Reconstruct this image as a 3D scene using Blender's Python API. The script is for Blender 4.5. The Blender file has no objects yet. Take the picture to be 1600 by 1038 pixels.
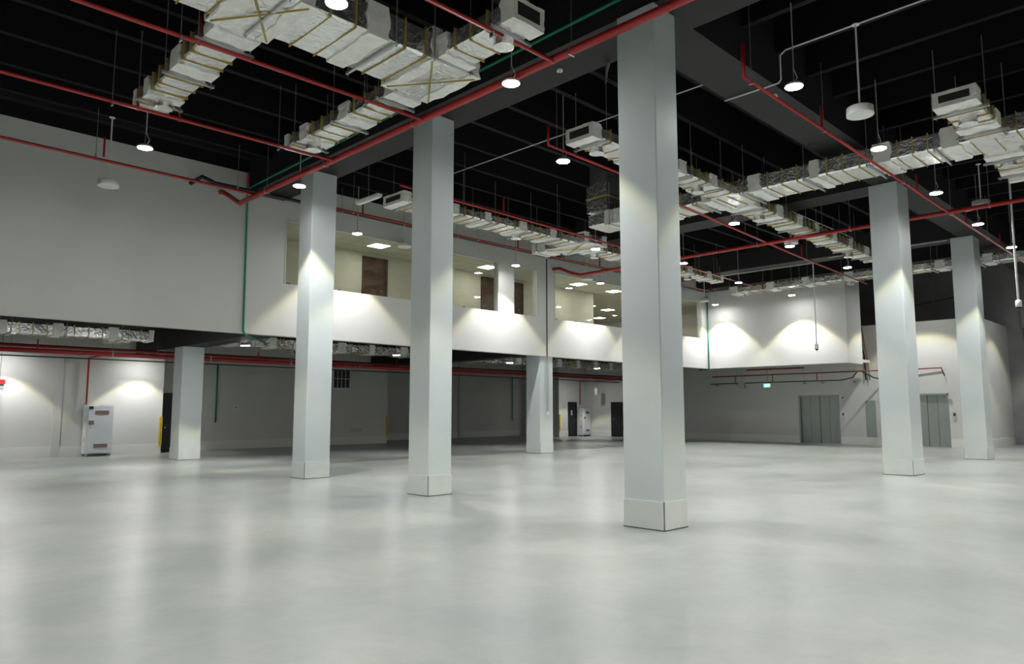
import bpy, bmesh, math, random
from mathutils import Vector, Matrix
random.seed(7)
R = math.radians
scene = bpy.context.scene
C = scene.collection

# ------------------------------------------------------------------ camera, world, exposure
cam_d = bpy.data.cameras.new('camera'); cam = bpy.data.objects.new('camera', cam_d); C.objects.link(cam)
cam_d.sensor_width = 36.0; cam_d.sensor_fit = 'HORIZONTAL'; cam_d.lens = 1134.37 / 1600 * 36
cam_d.clip_start = 0.05; cam_d.clip_end = 200
cam.location = (0, 0, 1.6)
yaw, pitch = R(45.215), R(6.159)
fwd = Vector((math.cos(pitch) * math.cos(yaw), math.cos(pitch) * math.sin(yaw), math.sin(pitch)))
cam.rotation_euler = fwd.to_track_quat('-Z', 'Y').to_euler()
scene.camera = cam

world = bpy.data.worlds.new('world'); scene.world = world; world.use_nodes = True
world.node_tree.nodes['Background'].inputs[0].default_value = (0.75, 0.8, 0.85, 1)
world.node_tree.nodes['Background'].inputs[1].default_value = 0.0
scene.view_settings.view_transform = 'Standard'
scene.view_settings.look = 'None'
scene.view_settings.gamma = 1.0
scene.view_settings.use_curve_mapping = False
scene.view_settings.exposure = 0.0

HALL_W = 940.0      # spot power of a hall pendant
LOW_W = 360.0       # spot power of a lamp below the mezzanine
SPOT = 96.0         # beam angle
OFFICE_E = 22.0      # emission of an office light panel

# ------------------------------------------------------------------ materials
def mat(name, col, rough=0.6, metal=0.0, emit=None, estr=0.0, spec=0.5, noise=None, bump=None):
    m = bpy.data.materials.new(name); m.use_nodes = True
    nt = m.node_tree; b = nt.nodes['Principled BSDF']
    b.inputs['Base Color'].default_value = (*col, 1); b.inputs['Roughness'].default_value = rough
    b.inputs['Metallic'].default_value = metal; b.inputs['Specular IOR Level'].default_value = spec
    if emit:
        b.inputs['Emission Color'].default_value = (*emit, 1); b.inputs['Emission Strength'].default_value = estr
    if noise or bump:
        tc = nt.nodes.new('ShaderNodeTexCoord')
    if noise:                                   # (scale, detail, dark multiplier, light multiplier)
        n = nt.nodes.new('ShaderNodeTexNoise'); n.inputs['Scale'].default_value = noise[0]; n.inputs['Detail'].default_value = noise[1]
        r = nt.nodes.new('ShaderNodeValToRGB')
        r.color_ramp.elements[0].position = 0.3; r.color_ramp.elements[1].position = 0.7
        r.color_ramp.elements[0].color = (*[c * noise[2] for c in col], 1)
        r.color_ramp.elements[1].color = (*[min(1, c * noise[3]) for c in col], 1)
        nt.links.new(tc.outputs['Object'], n.inputs['Vector']); nt.links.new(n.outputs['Fac'], r.inputs['Fac'])
        nt.links.new(r.outputs['Color'], b.inputs['Base Color'])
    if bump:                                    # (scale, strength, distance)
        n2 = nt.nodes.new('ShaderNodeTexNoise'); n2.inputs['Scale'].default_value = bump[0]; n2.inputs['Detail'].default_value = 4
        bp = nt.nodes.new('ShaderNodeBump'); bp.inputs['Strength'].default_value = bump[1]; bp.inputs['Distance'].default_value = bump[2]
        nt.links.new(tc.outputs['Object'], n2.inputs['Vector']); nt.links.new(n2.outputs['Fac'], bp.inputs['Height'])
        nt.links.new(bp.outputs['Normal'], b.inputs['Normal'])
    return m

M = {}
M['wall'] = mat('wall_paint', (0.595, 0.60, 0.58), 0.65, noise=(0.6, 3, 0.96, 1.03), bump=(6, 0.05, 0.01))
M['column'] = mat('column_paint', (0.555, 0.61, 0.62), 0.5, noise=(0.9, 3, 0.96, 1.03))
M['skirt'] = mat('skirting_paint', (0.60, 0.63, 0.62), 0.45, noise=(3, 4, 0.95, 1.03))
M['baseboard'] = mat('baseboard_paint', (0.70, 0.71, 0.68), 0.45)
M['joint'] = mat('dark_joint', (0.02, 0.02, 0.02), 0.8)
M['black'] = mat('black_ceiling_paint', (0.006, 0.006, 0.0065), 0.75, spec=0.2)
M['joist'] = mat('joist_paint', (0.23, 0.23, 0.235), 0.7, spec=0.25)
M['beam'] = mat('beam_paint', (0.018, 0.018, 0.019), 0.6, spec=0.3, noise=(1.2, 3, 0.85, 1.1))
M['dark_wall'] = mat('unlit_wall_tone', (0.27, 0.27, 0.275), 0.7, noise=(1.0, 4, 0.8, 1.15))  # dark grey carries the gloom of the unlit far wall; shutter shares it
M['red'] = mat('red_pipe_paint', (0.36, 0.016, 0.016), 0.32)
M['darkred'] = mat('dark_red_pipe_paint', (0.20, 0.018, 0.015), 0.4)
M['blackpipe'] = mat('black_pipe', (0.015, 0.015, 0.016), 0.45)
M['green'] = mat('green_pipe', (0.006, 0.20, 0.115), 0.4)
M['steel'] = mat('galvanised_steel', (0.55, 0.56, 0.57), 0.35, 0.9)
M['rod'] = mat('threaded_rod', (0.30, 0.31, 0.32), 0.45, 0.6)
M['whitep'] = mat('white_plastic', (0.72, 0.73, 0.72), 0.45)
M['conduit'] = mat('white_conduit', (0.70, 0.71, 0.70), 0.4)
M['wrap'] = mat('white_canvas_wrap', (0.84, 0.84, 0.80), 0.85, noise=(5, 4, 0.86, 1.05), bump=(14, 0.5, 0.03))
M['strap'] = mat('yellow_strap', (0.36, 0.26, 0.045), 0.6)
M['lamp'] = mat('lamp_diffuser', (1, 1, 1), 0.5, emit=(1.0, 0.998, 0.97), estr=170)
M['lampbody'] = mat('lamp_housing', (0.75, 0.75, 0.74), 0.4)
M['door_dark'] = mat('black_door_paint', (0.012, 0.012, 0.014), 0.4)
M['wood'] = mat('brown_door_wood', (0.085, 0.042, 0.026), 0.3, noise=(2.5, 5, 0.7, 1.25))
M['chrome'] = mat('chrome', (0.8, 0.8, 0.8), 0.15, 1.0)
M['lift'] = mat('elevator_steel', (0.33, 0.365, 0.35), 0.38, 0.45)
M['cabinet'] = mat('cabinet_white', (0.70, 0.74, 0.78), 0.35, noise=(2, 3, 0.96, 1.02))
M['plate'] = mat('brown_label_plate', (0.23, 0.16, 0.13), 0.5)
M['yellow'] = mat('yellow_rubber', (0.70, 0.52, 0.02), 0.55)
M['rubber'] = mat('black_rubber', (0.02, 0.02, 0.02), 0.6)
M['cream'] = mat('office_cream_wall', (0.64, 0.625, 0.54), 0.6)
M['office_floor'] = mat('office_floor', (0.45, 0.43, 0.38), 0.6)
M['panel_light'] = mat('office_panel_light', (1, 1, 1), 0.5, emit=(1, 0.97, 0.86), estr=OFFICE_E)
M['frame'] = mat('window_frame_grey', (0.55, 0.555, 0.53), 0.4)
M['exit'] = mat('exit_sign_lit_green', (0.05, 0.5, 0.3), 0.4, emit=(0.15, 0.95, 0.55), estr=2.0)
M['exit_white'] = mat('exit_sign_lit_white', (0.9, 0.9, 0.9), 0.4, emit=(0.8, 1.0, 0.9), estr=2.5)
M['copper'] = mat('copper_pipe', (0.42, 0.20, 0.09), 0.35, 0.6)
M['greybox'] = mat('grey_device', (0.33, 0.34, 0.34), 0.5)
M['label_text'] = mat('label_text', (0.09, 0.05, 0.04), 0.6)
M['screen'] = mat('small_screen', (0.01, 0.01, 0.01), 0.2)

# polished concrete floor
m = bpy.data.materials.new('polished_concrete'); m.use_nodes = True; M['floor'] = m
nt = m.node_tree; b = nt.nodes['Principled BSDF']; L = nt.links.new
tc = nt.nodes.new('ShaderNodeTexCoord')
n1 = nt.nodes.new('ShaderNodeTexNoise'); n1.inputs['Scale'].default_value = 0.32; n1.inputs['Detail'].default_value = 7; n1.inputs['Roughness'].default_value = 0.62; n1.inputs['Distortion'].default_value = 0.8
n2 = nt.nodes.new('ShaderNodeTexNoise'); n2.inputs['Scale'].default_value = 1.1; n2.inputs['Detail'].default_value = 7; n2.inputs['Roughness'].default_value = 0.6; n2.inputs['Distortion'].default_value = 0.5
r1 = nt.nodes.new('ShaderNodeValToRGB'); r1.color_ramp.elements[0].position = 0.32; r1.color_ramp.elements[1].position = 0.68
r1.color_ramp.elements[0].color = (0.245, 0.264, 0.266, 1); r1.color_ramp.elements[1].color = (0.35, 0.36, 0.348, 1)
r2 = nt.nodes.new('ShaderNodeValToRGB'); r2.color_ramp.elements[0].position = 0.25; r2.color_ramp.elements[1].position = 0.75
r2.color_ramp.elements[0].color = (0.82, 0.84, 0.85, 1); r2.color_ramp.elements[1].color = (1.0, 1.0, 0.98, 1)
mx = nt.nodes.new('ShaderNodeMixRGB'); mx.blend_type = 'MULTIPLY'; mx.inputs[0].default_value = 1
rr = nt.nodes.new('ShaderNodeMapRange'); rr.inputs['To Min'].default_value = 0.27; rr.inputs['To Max'].default_value = 0.31
L(tc.outputs['Object'], n1.inputs['Vector']); L(tc.outputs['Object'], n2.inputs['Vector'])
L(n1.outputs['Fac'], r1.inputs['Fac']); L(n2.outputs['Fac'], r2.inputs['Fac'])
L(r1.outputs['Color'], mx.inputs[1]); L(r2.outputs['Color'], mx.inputs[2]); n3 = nt.nodes.new('ShaderNodeTexNoise'); n3.inputs['Scale'].default_value = 2.0; n3.inputs['Detail'].default_value = 10; n3.inputs['Roughness'].default_value = 0.72; n3.inputs['Distortion'].default_value = 1.3
r3 = nt.nodes.new('ShaderNodeValToRGB'); r3.color_ramp.elements[0].position = 0.36; r3.color_ramp.elements[1].position = 0.62
r3.color_ramp.elements[0].color = (0.86, 0.875, 0.88, 1); r3.color_ramp.elements[1].color = (1.0, 1.0, 0.985, 1)
mx3 = nt.nodes.new('ShaderNodeMixRGB'); mx3.blend_type = 'MULTIPLY'; mx3.inputs[0].default_value = 1
L(tc.outputs['Object'], n3.inputs['Vector']); L(n3.outputs['Fac'], r3.inputs['Fac']); L(mx.outputs['Color'], mx3.inputs[1]); L(r3.outputs['Color'], mx3.inputs[2])
L(mx3.outputs['Color'], b.inputs['Base Color'])
L(n2.outputs['Fac'], rr.inputs['Value']); L(rr.outputs['Result'], b.inputs['Roughness'])
b.inputs['Specular IOR Level'].default_value = 0.5

# crinkled aluminium foil insulation
m = bpy.data.materials.new('crinkled_foil'); m.use_nodes = True; M['foil'] = m
nt = m.node_tree; b = nt.nodes['Principled BSDF']; L = nt.links.new
b.inputs['Metallic'].default_value = 0.92; b.inputs['Base Color'].default_value = (0.90, 0.90, 0.89, 1); b.inputs['Roughness'].default_value = 0.25
tc = nt.nodes.new('ShaderNodeTexCoord'); mp = nt.nodes.new('ShaderNodeMapping'); mp.inputs['Scale'].default_value = (1, 1, 1)
n = nt.nodes.new('ShaderNodeTexNoise'); n.inputs['Scale'].default_value = 9; n.inputs['Detail'].default_value = 6; n.inputs['Distortion'].default_value = 1.0
bp = nt.nodes.new('ShaderNodeBump'); bp.inputs['Strength'].default_value = 0.55; bp.inputs['Distance'].default_value = 0.04
L(tc.outputs['Object'], mp.inputs['Vector']); L(mp.outputs['Vector'], n.inputs['Vector']); L(n.outputs['Fac'], bp.inputs['Height']); L(bp.outputs['Normal'], b.inputs['Normal'])

# office ceiling tiles: joints too fine to build at this distance
m = bpy.data.materials.new('office_ceiling_tiles'); m.use_nodes = True; M['tiles'] = m
nt = m.node_tree; b = nt.nodes['Principled BSDF']; L = nt.links.new
tc = nt.nodes.new('ShaderNodeTexCoord'); br = nt.nodes.new('ShaderNodeTexBrick')
br.offset = 0; br.inputs['Scale'].default_value = 1.0; br.inputs['Brick Width'].default_value = 0.6; br.inputs['Row Height'].default_value = 0.6; br.inputs['Mortar Size'].default_value = 0.012
br.inputs['Color1'].default_value = (0.66, 0.65, 0.58, 1); br.inputs['Color2'].default_value = (0.63, 0.62, 0.555, 1); br.inputs['Mortar'].default_value = (0.42, 0.41, 0.36, 1)
L(tc.outputs['Object'], br.inputs['Vector']); L(br.outputs['Color'], b.inputs['Base Color']); b.inputs['Roughness'].default_value = 0.8

# window glass: clear sheet with surface reflection
m = bpy.data.materials.new('clear_glass'); m.use_nodes = True; M['glass'] = m
nt = m.node_tree; nt.nodes.remove(nt.nodes['Principled BSDF']); L = nt.links.new
t = nt.nodes.new('ShaderNodeBsdfTransparent'); t.inputs[0].default_value = (0.93, 0.95, 0.92, 1)
g = nt.nodes.new('ShaderNodeBsdfGlossy'); g.inputs['Roughness'].default_value = 0.02
lw = nt.nodes.new('ShaderNodeLayerWeight'); lw.inputs[0].default_value = 0.5
pw = nt.nodes.new('ShaderNodeMath'); pw.operation = 'POWER'; pw.inputs[1].default_value = 5
fr = nt.nodes.new('ShaderNodeMath'); fr.operation = 'MULTIPLY_ADD'; fr.inputs[1].default_value = 0.93; fr.inputs[2].default_value = 0.04
L(lw.outputs['Facing'], pw.inputs[0]); L(pw.outputs[0], fr.inputs[0])
mxs = nt.nodes.new('ShaderNodeMixShader')
L(fr.outputs[0], mxs.inputs[0]); L(t.outputs[0], mxs.inputs[1]); L(g.outputs[0], mxs.inputs[2]); L(mxs.outputs[0], nt.nodes['Material Output'].inputs['Surface'])

# ------------------------------------------------------------------ mesh helpers
class MB:
    def __init__(s): s.v = []; s.f = []
    def add(s, vs, fs):
        o = len(s.v); s.v += [tuple(p) for p in vs]; s.f += [tuple(i + o for i in f) for f in fs]
    def box(s, x0, x1, y0, y1, z0, z1):
        if x1 < x0: x0, x1 = x1, x0
        if y1 < y0: y0, y1 = y1, y0
        if z1 < z0: z0, z1 = z1, z0
        s.add([(x0, y0, z0), (x1, y0, z0), (x1, y1, z0), (x0, y1, z0), (x0, y0, z1), (x1, y0, z1), (x1, y1, z1), (x0, y1, z1)],
              [(0, 3, 2, 1), (4, 5, 6, 7), (0, 1, 5, 4), (1, 2, 6, 5), (2, 3, 7, 6), (3, 0, 4, 7)]); return s
    def tube(s, pts, r, n=10, caps=True):
        pts = [Vector(p) for p in pts]
        rings = []
        up = None
        for i, p in enumerate(pts):
            d0 = (pts[i] - pts[i - 1]).normalized() if i > 0 else None
            d1 = (pts[i + 1] - pts[i]).normalized() if i < len(pts) - 1 else None
            if d0 is None: t = d1; k = 1
            elif d1 is None: t = d0; k = 1
            else:
                t = (d0 + d1)
                t = t.normalized() if t.length > 1e-6 else d0
                k = 1 / max(0.5, t.dot(d0))
            if up is None:
                up = Vector((0, 0, 1)) if abs(t.z) < 0.9 else Vector((1, 0, 0))
            a = t.cross(up)
            if a.length < 1e-4:
                up = Vector((1, 0, 0)) if abs(t.x) < 0.9 else Vector((0, 1, 0)); a = t.cross(up)
            a.normalize(); bb = a.cross(t).normalized(); up = bb
            rings.append([p + (a * math.cos(2 * math.pi * j / n) + bb * math.sin(2 * math.pi * j / n)) * r * (k if False else 1) for j in range(n)])
        vs = [q for rg in rings for q in rg]; fs = []
        for i in range(len(rings) - 1):
            for j in range(n):
                fs.append((i * n + j, i * n + (j + 1) % n, (i + 1) * n + (j + 1) % n, (i + 1) * n + j))
        if caps:
            fs.append(tuple(reversed(range(n)))); fs.append(tuple((len(rings) - 1) * n + j for j in range(n)))
        s.add(vs, fs); return s
    def lathe(s, cx, cy, prof, n=24, cap0=True, cap1=True):       # prof: [(r, z)...]
        vs = []; fs = []
        for r, z in prof:
            for j in range(n):
                a = 2 * math.pi * j / n; vs.append((cx + r * math.cos(a), cy + r * math.sin(a), z))
        for i in range(len(prof) - 1):
            for j in range(n): fs.append((i * n + j, i * n + (j + 1) % n, (i + 1) * n + (j + 1) % n, (i + 1) * n + j))
        if cap0: fs.append(tuple(reversed(range(n))))
        if cap1: fs.append(tuple((len(prof) - 1) * n + j for j in range(n)))
        s.add(vs, fs); return s
    def build(s, name, material, parent=None, smooth=False):
        me = bpy.data.meshes.new(name); me.from_pydata(s.v, [], s.f); me.validate(); me.update()
        bm = bmesh.new(); bm.from_mesh(me); bmesh.ops.recalc_face_normals(bm, faces=bm.faces); bm.to_mesh(me); bm.free()
        if smooth:
            for p in me.polygons: p.use_smooth = len(p.vertices) == 4
        me.materials.append(M[material] if isinstance(material, str) else material)
        o = bpy.data.objects.new(name, me); C.objects.link(o)
        if parent is not None: o.parent = parent
        return o

def bx(name, material, parent, *a): return MB().box(*a).build(name, material, parent)
def tag(o, label=None, cat=None, group=None, kind=None):
    if label: o['label'] = label
    if cat: o['category'] = cat
    if group: o['group'] = group
    if kind: o['kind'] = kind
    return o
def thing(name, loc, label, cat, group=None, kind=None):
    o = bpy.data.objects.new(name, None); C.objects.link(o); o.location = loc; o.empty_display_size = 0.1
    tag(o, label, cat, group, kind); return o
def local(parent):
    """children are modelled in world coordinates: undo the parent's offset"""
    return Matrix.Translation(-Vector(parent.location))
def wb(mb, name, material, parent, smooth=False):
    o = mb.build(name, material, parent, smooth); o.matrix_parent_inverse = local(parent); return o
def wbox(name, material, parent, *a): return wb(MB().box(*a), name, material, parent)
def struct(name, label, cat='structure', loc=(0, 0, 0)): return thing(name, loc, label, cat, kind='structure')

# ------------------------------------------------------------------ floor and shell
fl = MB().box(-6, 46, -9, 34, -0.2, 0).build('floor', 'floor'); tag(fl, 'pale polished concrete floor across the whole hall', 'floor', kind='structure')

# wall with windows: the mezzanine front, plane Y = 18.6
YF, ZB, ZT, ZC = 18.6, 3.64, 8.0, 9.0
wl = struct('wall_left', 'long grey mezzanine wall with a window strip above the open ground floor', 'wall', (14, YF, ZB))
S0, S1 = 5.1, 6.95                                             # window sill and head
wins = [(9.53, 17.79), (18.53, 19.83), (20.77, 31.62)]
edges = [-6] + [e for w in wins for e in w] + [32.13]
g = MB(); g.box(-6, 32.13, YF, YF + 0.25, ZB, S0); g.box(-6, 32.13, YF, YF + 0.25, S1, ZT)
for i in range(0, len(edges), 2): g.box(edges[i], edges[i + 1], YF, YF + 0.25, S0, S1)
wb(g, 'wall_face', 'wall', wl)
wbox('expansion_joint', 'joint', wl, 20.31, 20.36, YF - 0.012, YF, ZB, 7.4)
tag(MB().box(-6, 32.13, YF, YF + 0.25, ZT, ZC).build('trim_1', 'black'), 'black painted band at the top of the mezzanine wall', 'trim', kind='structure')

def window(name, x0, x1, cuts, label):
    w = struct(name, label, 'window', ((x0 + x1) / 2, YF + 0.1, S0))
    f = MB(); t = 0.05
    f.box(x0, x1, YF - 0.012, YF + 0.16, S1 - t, S1); f.box(x0, x0 + 0.035, YF - 0.012, YF + 0.16, S0, S1 - t); f.box(x1 - 0.035, x1, YF - 0.012, YF + 0.16, S0, S1 - t)
    wb(f, 'window_frame', 'frame', w)
    wbox('window_sill', 'frame', w, x0, x1, YF + 0.0, YF + 0.16, S0, S0 + 0.012)
    xs = [x0 + 0.035] + cuts + [x1 - 0.035]
    for a, b_ in zip(xs, xs[1:]):
        p = wbox('pane', 'glass', w, a + 0.006, b_ - 0.006, YF + 0.07, YF + 0.082, S0 + 0.012, S1 - t)
        wbox('patch_fitting', 'rubber', w, a + 0.08, a + 0.2, YF + 0.06, YF + 0.095, S0 + 0.012, S0 + 0.05)
window('window_1', *wins[0], [11.2, 12.8, 14.4, 16.06], 'long frameless office window between the two left tall columns')
window('window_2', *wins[1], [], 'narrow single-pane office window beside the dark wall joint')
window('window_3', *wins[2], [22.0, 23.4, 24.8, 26.2, 27.6, 29.0, 30.4], 'long office window running behind the nearest column to the green pipe')

# right block above the elevators
wr = struct('wall_right', 'pale upper wall block overhanging the elevator lobby', 'wall', (33, 15, ZB))
g = MB(); g.box(32.13, 32.4, 11.9, 18.85, ZB, 7.9); g.box(32.4, 33.8, 11.9, 12.15, ZB, 7.9); wb(g, 'wall_face', 'wall', wr)
wbox('soffit', 'wall', wr, 32.4, 35.4, 12.15, 18.85, 3.78, 3.9)
wbox('upper_band', 'black', wr, 32.13, 33.8, 11.9, 18.85, 7.9, ZC)

# elevator core, plane X = 35.8
XE = 35.8
wc = struct('wall_elevator', 'pale elevator core wall with two lift doors', 'wall', (XE, 18, 0))
lifts = [(13.77, 15.77), (9.12, 10.9)]
g = MB(); ys = [7.8, 9.12, 10.9, 13.77, 15.77, 32.6]
for i in range(0, 6, 2): g.box(XE, XE + 0.3, ys[i], ys[i + 1], 0, 5.57)
for a, b_ in lifts: g.box(XE, XE + 0.3, a, b_, 2.34, 5.57)
g.box(XE + 0.3, 41.0, 7.8, 8.1, 0, 5.57); g.box(XE + 0.3, 41.0, 8.1, 12, 5.45, 5.57)
wb(g, 'wall_face', 'wall', wc)
tag(MB().box(41.0, 41.3, -9, 34, 0, ZC).build('wall_far', 'dark_wall'), 'dark unlit far wall seen beyond the elevator core', 'wall', kind='structure')
wfp = struct('door_6', 'large grey panelled shutter at the far right edge', 'door', (40.9, 6.2, 0))
for k in range(3): wbox('panel', 'dark_wall', wfp, 40.86, 40.99, 6.95 - 1.25 * (k + 1) + 0.02, 6.95 - 1.25 * k, 0.02, 5.4)
wbox('header', 'dark_wall', wfp, 40.82, 40.99, 3.0, 7.2, 5.43, 7.6)
wbox('edge_gap', 'joint', wfp, 40.8, 40.99, 6.98, 7.1, 0.02, 5.4)  # dark gap at the shutter edge, drawn as a black strip
tag(MB().box(-6, 46, -9.3, -9, 0, ZC).build('wall_near', 'wall'), 'grey wall behind the photographer on the right', 'wall', kind='structure')
tag(MB().box(-6.3, -6, -9.3, 34, 0, ZC).build('wall_rear', 'wall'), 'grey wall behind the photographer on the left', 'wall', kind='structure')

# ground floor walls under the mezzanine
def wall(name, label, *boxes):
    g = MB()
    for b_ in boxes: g.box(*b_)
    return tag(g.build(name, 'wall'), label, 'wall', kind='structure')
wall('wall_back_1', 'bright ground floor wall behind the white cabinet on the left', (-6, 10.1, 29.0, 29.2, 0, 4.5), (9.9, 10.1, 29.2, 30.1, 0, 4.5), (6.5, 6.75, 28.975, 29.0, 0, 4.5))
DX0, DX1 = 10.36, 11.26
wall('wall_back_2', 'dim grey ground floor wall with a barred grille', (10.1, DX0, 29.9, 30.1, 0, 4.5), (DX1, 21.0, 29.9, 30.1, 0, 4.5), (DX0, DX1, 29.9, 30.1, 2.28, 4.5), (20.8, 21.0, 30.1, 32.6, 0, 4.5))
wall('wall_back_3', 'dark recessed ground floor wall between the columns', (21.0, 33.5, 32.6, 32.8, 0, 4.5), (27.9, 28.15, 32.5, 32.6, 0, 4.5))
wall('wall_back_4', 'ground floor wall with a black door beyond the facade column', (33.3, 34.12, 29.5, 29.7, 0, 4.5), (34.98, 35.8, 29.5, 29.7, 0, 4.5), (34.12, 34.98, 29.5, 29.7, 2.12, 4.5), (33.3, 33.5, 29.7, 32.6, 0, 4.5))
# baseboards
def baseboard(name, label, *boxes):
    g = MB()
    for b_ in boxes: g.box(*b_, 0.0, 0.36)
    return tag(g.build(name, 'baseboard'), label, 'baseboard', kind='structure')
baseboard('baseboard_left', 'pale skirting along the bright wall by the white cabinet', (-6, 10.1, 28.98, 29.0))
baseboard('baseboard_back', 'pale skirting along the dim ground floor wall', (DX1, 21.0, 29.88, 29.9), (21.0, 33.3, 32.58, 32.6), (33.3, 34.12, 29.48, 29.5), (34.98, 35.78, 29.48, 29.5))
baseboard('baseboard_right', 'pale skirting along the elevator core', (XE - 0.02, XE, 7.8, 9.12), (XE - 0.02, XE, 10.9, 13.77), (XE - 0.02, XE, 15.77, 29.48), (XE, 41.0, 7.78, 7.8))

# ceilings
ce = struct('ceiling', 'black exposed ceiling with joists and deep beams', 'ceiling', (15, 5, ZC))
wbox('deck', 'black', ce, -6, 46, -9.3, 34, ZC, ZC + 0.2)
ZJ = 8.05
for nm, a in (('beam', (8.42, 9.45, -9, 18.6, 7.44, ZC)), ('beam', (9.45, 41, 5.57, 6.48, 7.44, ZC)), ('beam', (19.7, 20.62, 6.48, 18.6, 7.44, ZC)),
              ('beam', (27.75, 28.6, 6.48, 18.6, 7.44, ZC)), ('beam', (31.2, 32.13, 6.48, 18.6, 7.44, ZC)), ('beam', (-6, 8.42, 18.4, 18.6, 8.35, ZC))):
    wbox(nm, 'beam', ce, *a)
def joists_x(y, x0, x1):
    j = wbox('joist', 'black', ce, x0, x1, y - 0.06, y + 0.06, ZJ + 0.03, ZC)
    f = MB().box(x0, x1, y - 0.09, y + 0.09, ZJ, ZJ + 0.03).build('flange', 'joist', j); f.matrix_parent_inverse = local(ce)
def joists_y(x, y0, y1):
    j = wbox('joist', 'black', ce, x - 0.06, x + 0.06, y0, y1, ZJ + 0.03, ZC)
    f = MB().box(x - 0.09, x + 0.09, y0, y1, ZJ, ZJ + 0.03).build('flange', 'joist', j); f.matrix_parent_inverse = local(ce)
y = 17.3
while y > -8: joists_x(y, -6, 8.42); y -= 1.34
for y in (7.2, 8.4, 9.42, 10.68, 11.85, 13.08, 14.25, 15.5, 16.7, 17.8):
    joists_x(y, 9.45, 19.7); joists_x(y, 20.62, 27.75); joists_x(y, 28.6, 31.2)
x = 9.75
while x < 40: joists_y(x, -9, 5.57); x += 1.305

# mezzanine slab (black underside) and ground floor beams
sl = struct('ceiling_lower', 'black underside of the mezzanine with a deep beam', 'ceiling', (14, 25, 4.5))
wbox('slab', 'black', sl, -6, 35.8, YF + 0.25, 34, 4.5, 4.62)
for a in ((9.05, 9.75, YF + 0.25, 29.0), (20.0, 20.7, YF + 0.25, 32.6)): wbox('beam', 'beam', sl, a[0], a[1], a[2], a[3], 3.69, 4.5)

# offices behind the windows
of = struct('wall_office', 'cream office rooms behind the mezzanine windows', 'wall', (20, 22, 4.62))
wbox('office_floor', 'office_floor', of, 8.8, 35.8, YF + 0.25, 30, 4.62, 4.7)
wbox('office_ceiling', 'tiles', of, 8.8, 35.8, YF + 0.25, 30, 7.0, 7.06)
for a in ((8.8, 26.16, 21.0, 21.1), (8.8, 8.9, YF + 0.25, 21.0), (35.6, 35.8, YF + 0.25, 30), (26.06, 26.16, 21.1, 30), (26.16, 35.6, 29.8, 30)):
    wbox('partition', 'cream', of, a[0], a[1], a[2], a[3], 4.7, 7.0)
for n_, (x0, x1, lab) in enumerate(((13.6, 14.62, 'brown wooden office door seen through the left window strip'), (19.1, 19.9, 'brown wooden office door at the right end of the left window strip'), (20.9, 21.45, 'narrow brown office door seen through the single-pane window'))):
    d = struct('door_%d' % (n_ + 7), lab, 'door', (x0, 20.97, 4.7))
    wbox('leaf', 'wood', d, x0 + 0.07, x1 - 0.07, 20.95, 20.99, 4.71, 6.8)
    g = MB(); g.box(x0, x0 + 0.07, 20.93, 21.0, 4.7, 6.87); g.box(x1 - 0.07, x1, 20.93, 21.0, 4.7, 6.87); g.box(x0, x1, 20.93, 21.0, 6.8, 6.87); wb(g, 'door_frame', 'wood', d)
    wb(MB().tube([(x1 - 0.2, 20.93, 5.72), (x1 - 0.32, 20.93, 5.72)], 0.012, 6), 'handle', 'chrome', d)
olab = ['square lit panel in the office ceiling right of the left column', 'square lit panel in the office ceiling left of the window pier', 'square lit panel nearest the dark wall joint in the office ceiling',
        'second square lit panel right of the dark wall joint', 'left square lit panel deep in the right office', 'middle square lit panel deep in the right office', 'farthest square lit panel deep in the right office', 'square lit panel in the office behind the nearest column']
for (x, y), lab in zip(((13.42, 19.75), (18.4, 19.85), (23.73, 19.85), (26.3, 19.92), (29.1, 23.7), (31.0, 23.9), (33.4, 26.4), (30.6, 19.9)), olab):
    p = thing('panel_light', (x, y, 6.99), lab, 'ceiling light', 'office ceiling panels')
    wbox('diffuser', 'panel_light', p, x - 0.28, x + 0.28, y - 0.28, y + 0.28, 6.985, 6.998)
    g = MB()
    for a in ((-0.3, 0.3, -0.3, -0.28), (-0.3, 0.3, 0.28, 0.3), (-0.3, -0.28, -0.28, 0.28), (0.28, 0.3, -0.28, 0.28)): g.box(x + a[0], x + a[1], y + a[2], y + a[3], 6.98, 6.999)
    wb(g, 'trim_frame', 'whitep', p)

# ------------------------------------------------------------------ columns
def column(x, y, sx, sy, h, label, conduit=False):
    c = thing('column', (x + sx / 2, y + sy / 2, 0), label, 'column', 'square grey columns')
    mb = MB().box(x, x + sx, y, y + sy, 0, h); o = wb(mb, 'shaft', 'column', c)
    bv = o.modifiers.new('b', 'BEVEL'); bv.width = 0.012; bv.segments = 2
    t, g, hh = 0.012, 0.004, 0.38                               # skirting sheets with open corner joints
    for a in ((x + g, x + sx - g, y - t, y), (x + g, x + sx - g, y + sy, y + sy + t), (x - t, x, y + g, y + sy - g), (x + sx, x + sx + t, y + g, y + sy - g)):
        wbox('skirting_panel', 'skirt', c, a[0], a[1], a[2], a[3], 0.012, hh)
    q = MB()
    for (cx, cy) in ((x, y), (x + sx, y), (x, y + sy), (x + sx, y + sy)): q.box(cx - 0.003, cx + 0.003, cy - 0.003, cy + 0.003, 0, hh)
    q.box(x - 0.01, x + sx + 0.01, y - 0.01, y + sy + 0.01, 0.0, 0.012)
    wb(q, 'corner_gap', 'joint', c)
    if conduit:
        wb(MB().tube([(x + sx * 0.55, y - 0.03, h), (x + sx * 0.55, y - 0.03, 1.55)], 0.02, 8), 'conduit', 'greybox', c)
        wbox('switch_box', 'whitep', c, x + sx * 0.55 - 0.05, x + sx * 0.55 + 0.05, y - 0.06, y, 1.42, 1.56)
    return c
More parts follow.
